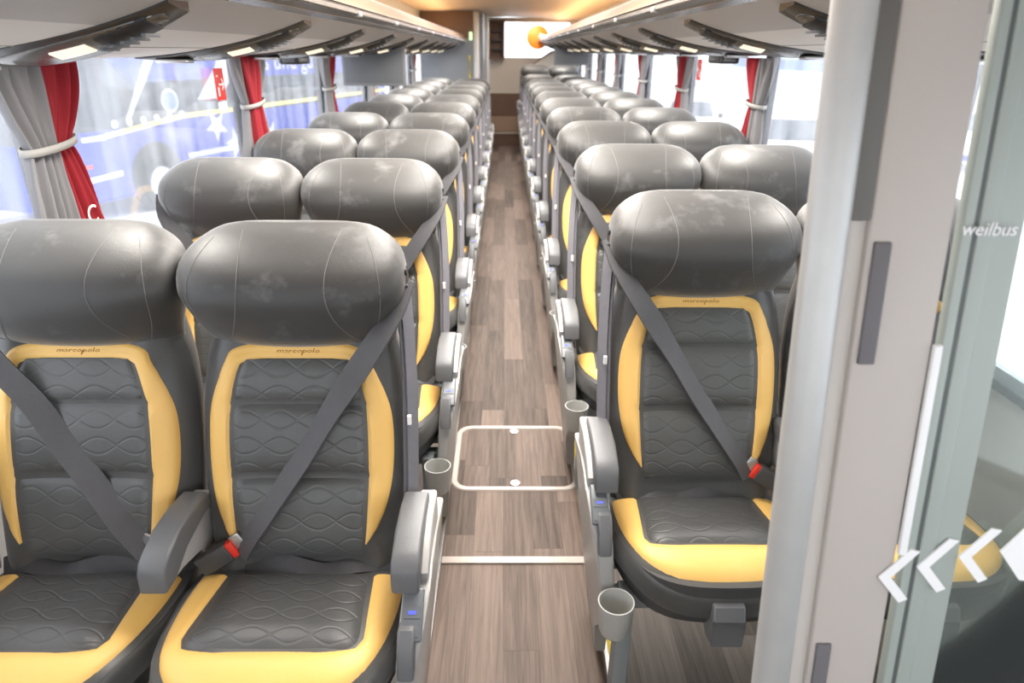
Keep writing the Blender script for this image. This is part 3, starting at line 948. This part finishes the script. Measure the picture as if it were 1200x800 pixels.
# ------------------------------------------------------------------ rear of the coach
bm = bmesh.new(); box(bm, (XL, 12.68, .83), (-.05, 12.75, 2.05)); box(bm, (-.05, 12.68, .83), (XR, 12.75, 1.42)); box(bm, (-.05, 12.68, 1.98), (XR, 12.75, 2.05)); box(bm, (1.12, 12.68, 1.42), (XR, 12.75, 1.98))
struct('wall_rear', bm, 'rear_beige', 'beige rear wall around the back window', smooth=False)
bm = bmesh.new(); box(bm, (XL, 12.66, .0), (XR, 12.75, .83))
struct('wall_rear_lower', bm, 'brown', 'brown wood lower rear wall', smooth=False)
bm = bmesh.new(); box(bm, (-.05, 12.71, 1.42), (1.12, 12.72, 1.98))
struct(f'window_{wi}', bm, 'glass', 'rear window pane', smooth=False)
bm = bmesh.new(); box(bm, (-.26, 12.05, -.06), (.30, 12.68, .215)); box(bm, (-.26, 12.03, .205), (.30, 12.08, .225), 1); box(bm, (-.26, 12.38, .2), (.30, 12.68, .44), 2)
struct('floor_step', bm, ['brown', 'strip', 'tan'], 'brown steps at the end of the aisle', smooth=False)
bm = bmesh.new(); box(bm, (.30, 11.0, 0), (XR, 12.66, .14)); struct('floor_riser', bm, 'brown', 'raised platform under the rearmost seats', smooth=False)
# dark shelf beside the rear window
t = thing('rear_shelf_unit', 'dark brown open shelf unit beside the rear window', 'shelf', (-.14, 12.5, 1.42))
bm = bmesh.new(); box(bm, (-.14, 0, 0), (-.11, .16, .58)); box(bm, (.10, 0, 0), (.13, .16, .58)); box(bm, (-.11, .14, 0), (.10, .16, .58)); box(bm, (-.14, 0, -.03), (.13, .16, .0)); link('frame', bm, 'brown', t, smooth=False)
for k in range(3):
    bm = bmesh.new(); box(bm, (-.11, .01, .12 + .14*k), (.10, .14, .135 + .14*k)); link('shelf', bm, 'dark', t, smooth=False)
# orange disc with pale arm on the rack end
t = thing('orange_disc_lamp', 'orange round disc on a pale arm in front of the rear window', 'sign', (.53, 11.9, 1.73))
bm = bmesh.new(); lathe(bm, [(0, -.012), (.165, -.012), (.18, -.004), (.18, .004), (.165, .012), (0, .012)], (0, 0, 0), 28, axis='y'); link('disc', bm, 'orange', t)
bm = bmesh.new(); tube(bm, [(.02, -.02, .02), (.15, -.02, -.02), (.30, .0, .03)], [.045, .05, .05], 10); link('arm', bm, 'tag', t)
# sloped beige stair screen beside the rear row
t = thing('rear_side_screen', 'sloping beige screen rising beside the rearmost seats', 'screen', (0, 12.2, 0))
bm = bmesh.new()
pts = [(.36, 1.22), (.52, 1.34), (.78, 1.50), (1.2, 1.56), (1.2, .14), (.36, .14)]
loft(bm, [[(x, -.02, z) for x, z in pts], [(x, .02, z) for x, z in pts]]); link('panel', bm, 'rear_beige', t, smooth=False)
bm = bmesh.new(); tube(bm, [(.34, 0, 1.21), (.52, 0, 1.35), (.78, 0, 1.51), (1.2, 0, 1.57)], .022, 8); link('cap_rail', bm, 'rack_lip', t)
# cubicle behind the left rows
t = thing('rear_cubicle', 'grey cubicle with yellow handle behind the last left row', 'cubicle', (0, 10.2, 0))
bm = bmesh.new(); box(bm, (XL + .01, 0, .0), (-.44, .05, 1.68)); link('front_panel', bm, 'cubicle', t, smooth=False)
bm = bmesh.new(); box(bm, (XL + .01, .0, 1.68), (-.36, .05, 2.03)); link('upper_panel', bm, 'brown', t, smooth=False)
bm = bmesh.new(); box(bm, (-.44, -.01, 0), (-.36, .08, 2.02), bev=.01); box(bm, (-.30, .9, 0), (-.25, 1.0, 2.02), bev=.008); link('corner_post', bm, 'post_metal', t)
bm = bmesh.new(); box(bm, (-.36, .05, 0), (-.31, 2.4, 2.02)); link('aisle_wall', bm, 'cubicle', t, smooth=False)
bm = bmesh.new(); tube(bm, [(-.50, -.005, 1.17), (-.50, -.035, 1.20), (-.50, -.035, 1.42), (-.50, -.005, 1.45)], .014, 8); link('handle', bm, 'yellow_handle', t)
bm = bmesh.new(); box(bm, (-.50, -.01, 1.66), (-.46, .0, 1.76)); link('lit_sign', bm, 'green_sign', t, smooth=False)

# ------------------------------------------------------------------ aisle fittings
t = thing('floor_hatch', 'rounded plank-covered floor hatch with beige metal frame in the aisle', 'hatch', (.045, 2.31, 0))
def rrect(w, h, r, n=8):
    out = []
    for cx, cy, a0 in ((w - r, h - r, 0), (-w + r, h - r, PI/2), (-w + r, -h + r, PI), (w - r, -h + r, 1.5*PI)):
        for k in range(n + 1):
            a = a0 + PI/2*k/n; out.append((cx + r*math.cos(a), cy + r*math.sin(a)))
    return out
bm = bmesh.new()
o1, o2, i2, i1 = rrect(.247, .235, .065), rrect(.244, .232, .063), rrect(.226, .214, .05), rrect(.223, .211, .048)
loft(bm, [[(x, y, .0) for x, y in o1], [(x, y, .006) for x, y in o2], [(x, y, .006) for x, y in i2], [(x, y, .001) for x, y in i1]], cap=False)
link('frame', bm, 'strip', t)
bm = bmesh.new(); p = rrect(.223, .211, .048); loft(bm, [[(x, y, .0005) for x, y in p], [(x, y, .003) for x, y in p]]); link('plank_cover', bm, 'floor', t, smooth=False)
for yy in (-.19, .19):
    bm = bmesh.new(); lathe(bm, [(.010, .003), (.018, .003), (.019, .006), (.012, .007), (.010, .004)], (.0, yy, 0), 18); link('lift_ring', bm, 'steel', t)
bm = bmesh.new(); box(bm, (-.2, 1.685, .0), (.27, 1.715, .007), bev=.002)
struct(f'trim_{ti}', bm, 'strip', 'pale metal strip across the aisle floor'); ti += 1

# ------------------------------------------------------------------ front partition: post and tinted glass, leaning back
PS = .1557; PY = .5726
def lean(bm):
    for v in bm.verts: v.co.y += PS*v.co.z
t = thing('partition_post', 'brushed aluminium and beige post of the front glass partition', 'post', (0, PY, 0))
bm = bmesh.new()
lathe(bm, [(0, 0), (.024, 0), (.025, .01), (.025, 1.99), (0, 2.0)], (.385, .0, 0), 24); lean(bm)
link('round_tube', bm, 'post_metal', t)
bm = bmesh.new(); box(bm, (.400, .004, 0), (.438, .03, 2.0), bev=.003); lean(bm)
link('cream_fillet', bm, 'rack', t)
bm = bmesh.new(); box(bm, (.407, -.010, 1.34), (.431, .004, 2.0), bev=.002); lean(bm)
link('dark_channel', bm, 'post_channel', t)
bm = bmesh.new(); box(bm, (.434, -.005, 0), (.533, .02, 2.0), bev=.004); lean(bm)
link('flat_plate', bm, 'post_plate', t)
for za, zb in ((1.165, 1.315), (.62, .76)):
    bm = bmesh.new(); box(bm, (.441, -.0095, za), (.462, -.004, zb), bev=.002); lean(bm); link('dark_pad', bm, 'tape', t)
bm = bmesh.new(); box(bm, (.5335, -.010, .90), (.5448, -.003, 1.19), bev=.002); lean(bm); link('bright_gap_strip', bm, 'white', t)  # white strip stands in for the bright view through the gap beside the plate

t = thing('glass_partition', 'grey-green tinted glass partition panel with white chevron stickers', 'glass panel', (0, PY, 0))
bm = bmesh.new(); box(bm, (.56, -.002, .10), (1.235, .004, 1.98)); lean(bm); link('glass_pane', bm, 'tint', t, smooth=False)
bm = bmesh.new(); box(bm, (.545, -.006, .08), (.558, .010, 2.0), bev=.002); box(bm, (.564, -.006, .08), (.584, .010, 2.0), bev=.002); lean(bm); link('sage_gasket', bm, 'gasket', t)
bm = bmesh.new(); box(bm, (.557, -.004, .08), (.565, .008, 2.0)); lean(bm); link('dark_seal', bm, 'gasket_dark', t, smooth=False)
bm = bmesh.new(); box(bm, (.584, -.004, .10), (.618, -.0022, 1.98)); lean(bm); link('frosted_band', bm, 'gasket', t, smooth=False)
def chevron(cx, cz, h, w, th):
    bm = bmesh.new()
    pts = [(cx - w, cz), (cx + w*.35, cz + h), (cx + w*.35 + th*.9, cz + h*.93), (cx - w + th*1.15, cz), (cx + w*.35 + th*.5, cz - h*.8), (cx + w*.35 - th*.3, cz - h*.93)]
    loft(bm, [[(x, -.0085, z) for x, z in pts], [(x, -.0060, z) for x, z in pts]]); lean(bm)
    link('chevron_sticker', bm, 'white', t, smooth=False)
for cx, cz in ((.540, .866), (.590, .882), (.645, .897)): chevron(cx, cz, .042, .028, .015)
bm = bmesh.new()
pts = [(.672, .905), (.712, .955), (.80, .965), (.80, .85), (.706, .862)]
loft(bm, [[(x, -.0085, z) for x, z in pts], [(x, -.0060, z) for x, z in pts]]); lean(bm); link('arrow_sticker', bm, 'white', t, smooth=False)
bm = text_bm('weilbus', .022, .2)
bm.transform(Matrix.Translation((.572, -.0125, 1.325)) @ Matrix.Rotation(PI/2, 4, 'X')); lean(bm)
link('white_lettering', bm, 'white', t, smooth=False)

# ------------------------------------------------------------------ outside
GZ = -1.4
bm = bmesh.new(); box(bm, (-60, -40, GZ - .1), (60, 80, GZ)); 
struct('ground', bm, 'ground', 'pale concrete yard outside the coach', smooth=False)

def star(r, n=5, k=.42):
    return [((r if i % 2 == 0 else r*k)*math.cos(PI/2 + PI*i/n), (r if i % 2 == 0 else r*k)*math.sin(PI/2 + PI*i/n)) for i in range(2*n)]

# blue coach: local frame x = along its length from the front, y = across (0 = near side), z up
rz = math.radians(90 - 18)
t = thing('parked_coach', 'blue parked coach with white star and stripes outside the left windows', 'bus', (-7.55, 10.9, GZ), rz=rz)
def flat(name, pts, mat, y=-.012, th=.01, parent=t):
    bm = bmesh.new(); loft(bm, [[(x, y, z) for x, z in pts], [(x, y + th, z) for x, z in pts]]); return link(name, bm, mat, parent, smooth=False)
bm = bmesh.new()
side = [(.15, .35), (0, .6), (-.02, 1.2), (.12, 1.7), (.55, 3.1), (.85, 3.5), (1.2, 3.62), (12.0, 3.62), (12.2, 3.4), (12.3, .35)]
a = [bm.verts.new((x, 0, z)) for x, z in side]; b = [bm.verts.new((x, 2.5, z)) for x, z in side]
fs = [bm.faces.new(a), bm.faces.new(list(reversed(b)))]
for i in range(len(side)):
    j = (i + 1) % len(side); bm.faces.new((a[j], a[i], b[i], b[j]))
bmesh.ops.bevel(bm, geom=list({e for f in fs for e in f.edges}), offset=.09, segments=4, profile=.5, affect='EDGES')
body = link('body', bm, 'bus_blue', t)
# windscreen on the front face
bm = bmesh.new()
pr = [(.055, 1.45), (.10, 1.62), (.50, 2.95), (.60, 3.2)]
loft(bm, [[(x - .02, .12, z), (x - .02, 2.38, z), (x + .06, 2.38, z), (x + .06, .12, z)] for x, z in pr]); link('windscreen', bm, 'bus_glass', t, smooth=False)
flat('side_window', [(.28, 1.75), (.72, 3.05), (1.5, 3.1), (2.3, 2.35), (11.8, 2.35), (11.8, 1.66), (2.6, 1.62), (2.0, 1.58), (.8, 1.58)], 'bus_glass')
flat('white_swoosh', [(2.0, 1.70), (3.1, 3.3), (3.6, 3.3), (3.0, 2.8), (2.12, 1.72)], 'bus_white', -.02)
flat('white_wave', [(3.9, 1.95), (4.6, 2.6), (5.0, 3.5), (5.6, 3.5), (5.2, 2.5), (4.6, 1.95)], 'bus_white', -.02)
flat('yellow_stripe', [(1.5, 1.52), (3.4, 1.72), (12.2, 1.82), (12.2, 1.74), (3.4, 1.63), (1.5, 1.44)], 'bus_yellow', -.016)
flat('lower_stripe', [(.05, .78), (1.7, .86), (1.7, .77), (.05, .69)], 'bus_white', -.016)
flat('lower_stripe', [(3.4, .95), (7.2, .95), (7.2, .85), (3.4, .85)], 'bus_white', -.016)
for cx, cz, r, rot in ((4.35, 1.40, .34, .5), (4.9, .98, .36, .2), (6.2, 1.05, .30, .9)):
    pts = [(cx + x*math.cos(rot) - z*math.sin(rot), cz + x*math.sin(rot) + z*math.cos(rot)) for x, z in star(r)]
    flat('white_star', pts, 'bus_white', -.02)
def disc(name, cx, cz, r, mat, y0, th):
    bm = bmesh.new(); lathe(bm, [(0, y0), (r*.9, y0), (r, y0 + th*.3), (r, y0 + th), (0, y0 + th)], (cx, 0, cz), 28, axis='y'); return link(name, bm, mat, t)
disc('wheel_arch', 2.55, .62, .66, 'dark', -.012, .02)
w = disc('wheel', 2.55, .5, .5, 'tyre', -.06, .3)
bm = bmesh.new(); lathe(bm, [(0, -.075), (.10, -.09), (.18, -.07), (.30, -.066), (.32, -.05), (0, -.04)], (2.55, 0, .5), 28, axis='y'); link('hub', bm, 'bus_white', w)
disc('rear_wheel', 9.2, .5, .5, 'tyre', -.06, .3)
e = disc('round_emblem', 3.15, 1.98, .22, 'bus_white', -.025, .02)
bm = bmesh.new(); lathe(bm, [(.12, -.03), (.17, -.03), (.17, -.02), (.12, -.02)], (3.15, 0, 1.98), 24, axis='y'); link('emblem_ring', bm, 'hall_band', e)
for k in range(6): disc('marker_dot', 1.75 + .33*k, 1.66 + .01*k, .07, 'bus_white', -.025, .02)
bm = bmesh.new(); box(bm, (.9, -.02, .98), (1.1, .0, 1.04)); link('side_lamp', bm, 'sign_red', t, smooth=False)
bm = bmesh.new(); box(bm, (1.0, -.035, 1.42), (1.5, .0, 1.5), bev=.01); link('door_handle', bm, 'bus_white', t)
bm = text_bm('Bus und gut', .62)
bm.transform(Matrix.Translation((7.0, -.02, 2.48)) @ Matrix.Rotation(PI/2, 4, 'X'))
link('white_lettering', bm, 'bus_white', t, smooth=False)

# hall walls and cars on the right side
def hall(name, x0, y0, x1, y1, z1, label):
    t = thing(name, label, 'building', (0, 0, GZ))
    bm = bmesh.new(); box(bm, (x0, y0, 0), (x1, y1, z1)); link('wall', bm, 'hall', t, smooth=False)
    bm = bmesh.new()
    if x1 - x0 < y1 - y0:
        xx = x0 if x0 > 0 else x1; s = -1 if x0 > 0 else 1
        box(bm, (min(xx, xx + s*.05), y0 + .1, 1.9), (max(xx, xx + s*.05), y1 - .1, 2.6))
    else: box(bm, (x0 + .1, y0 - .05, 2.9), (x1 - .1, y0, 3.4))
    link('blue_band', bm, 'hall_band', t, smooth=False)
hall('pale_building', 19, 8, 27, 60, 6.0, 'pale building with blue grey band beyond the right windows')
hall('pale_shed', -40, 34, -16, 50, 6.0, 'pale shed far behind the blue coach')

def car(loc, rz, label, blue=False):
    t = thing('car', label, 'car', loc, rz=rz)
    prof = [(0, .30), (-.05, .55), (.05, .78), (.35, .90), (1.15, 1.0), (1.75, 1.42), (2.2, 1.5), (3.2, 1.48), (3.9, 1.15), (4.25, 1.05), (4.35, .6), (4.3, .30)]
    bm = bmesh.new(); a = [bm.verts.new((x, 0, z)) for x, z in prof]; b = [bm.verts.new((x, 1.75, z)) for x, z in prof]
    fs = [bm.faces.new(a), bm.faces.new(list(reversed(b)))]
    for i in range(len(prof)):
        j = (i + 1) % len(prof); bm.faces.new((a[j], a[i], b[i], b[j]))
    bmesh.ops.bevel(bm, geom=list({e for f in fs for e in f.edges}), offset=.12, segments=4, profile=.5, affect='EDGES')
    link('body', bm, 'car_white', t)
    bm = bmesh.new()
    for y in (-.008, 1.75):
        p = [(1.35, 1.02), (1.82, 1.38), (3.15, 1.38), (3.6, 1.06)]
        loft(bm, [[(x, y, z) for x, z in p], [(x, y + .008, z) for x, z in p]])
    link('side_window', bm, 'car_glass', t, smooth=False)
    bm = bmesh.new(); loft(bm, [[(1.16, .15, 1.02), (1.16, 1.6, 1.02)], [(1.74, .25, 1.43), (1.74, 1.5, 1.43)]], cap=False, closed=False)
    for v in bm.verts: v.co.x -= .02; v.co.z += .015
    link('windscreen', bm, 'car_glass', t, smooth=False)
    for x in (.8, 3.5):
        for y in (-.02, 1.57):
            bm = bmesh.new(); lathe(bm, [(0, 0), (.2, 0), (.31, .02), (.31, .18), (.2, .2), (0, .2)], (x, y, .31), 20, axis='y'); link('wheel', bm, 'tyre', t)
    for y in (-.16, 1.75):
        bm = bmesh.new(); box(bm, (1.32, y, .98), (1.50, y + .16, 1.12), bev=.03); link('wing_mirror', bm, 'dark', t)
    for y in (.15, 1.3):
        bm = bmesh.new(); box(bm, (-.06, y, .58), (.1, y + .3, .72), bev=.02); link('headlamp', bm, 'chrome', t)
    bm = bmesh.new(); box(bm, (-.07, .5, .36), (.0, 1.25, .52), bev=.01); link('grille', bm, 'bus_blue', t)
    return t
car((7.7, 15.2, GZ), math.radians(78), 'white car parked nearest outside the right window')
car((6.6, 21.5, GZ), math.radians(75), 'white car parked behind the nearest white car')
car((13.2, 17.5, GZ), math.radians(70), 'white car parked by the pale building')

# ------------------------------------------------------------------ light
w = bpy.data.worlds.new('sky'); S.world = w; w.use_nodes = True
bg = w.node_tree.nodes['Background']; bg.inputs[0].default_value = (.93, .96, 1, 1); bg.inputs[1].default_value = 1.35
def area(name, loc, sx, sy, power, col, rot=(0, 0, 0)):
    d = bpy.data.lights.new(name, 'AREA'); d.shape = 'RECTANGLE'; d.size = sx; d.size_y = sy; d.energy = power; d.color = col
    o = bpy.data.objects.new(name, d); COL.objects.link(o); o.location = loc; o.rotation_euler = rot
    return o
for i in range(6):  # unseen fill lights added below the ceiling to light seat tops
    area('ceiling_fill', (CX - .14 + .28*(i % 2), 2.4 + 2.8*(i//2), 2.02), .3, 2.3, (22, 17, 11)[i//2], (1, .96, .9))

area('ceiling_fill', (.35, 11.2, 2.02), .3, 1.2, 9, (1, .92, .82))  # added fill that brightens the rear wall
def reading(x, y, z):  # fill added at the reading lights to brighten the headrest tops
    area('reading_fill', (x, y, z), .12, .06, 1.9, (1, .95, .88))
for n in range(12):
    if n < 10 and n != 4: reading(-.83, 1.42 + PITCH*n, 1.485)
    if n != 9: reading(.90, 1.68 + PITCH*n, 1.505)

# ------------------------------------------------------------------ camera
cam = bpy.data.cameras.new('camera'); co = bpy.data.objects.new('camera', cam); COL.objects.link(co); S.camera = co
F = 780.
cam.sensor_width = 36; cam.lens = F/1200*36
cam.clip_start = .02; cam.clip_end = 300
pitch = math.atan(340/F); yaw = math.atan(11/F*math.cos(pitch)); roll = math.radians(.5)
fw = Vector((math.sin(yaw)*math.cos(pitch), math.cos(yaw)*math.cos(pitch), -math.sin(pitch)))
rt = Vector((math.cos(yaw), -math.sin(yaw), 0)); up = rt.cross(fw)
R = Matrix((rt, up, -fw)).transposed().to_4x4()
co.matrix_world = Matrix.Translation((0, 0, 1.52)) @ R @ Matrix.Rotation(roll, 4, 'Z')
cam.dof.use_dof = True; cam.dof.focus_distance = 1.55; cam.dof.aperture_fstop = 3.4

S.view_settings.view_transform = 'Standard'; S.view_settings.look = 'None'
S.view_settings.gamma = 1; S.view_settings.use_curve_mapping = False
S.view_settings.exposure = 1.3
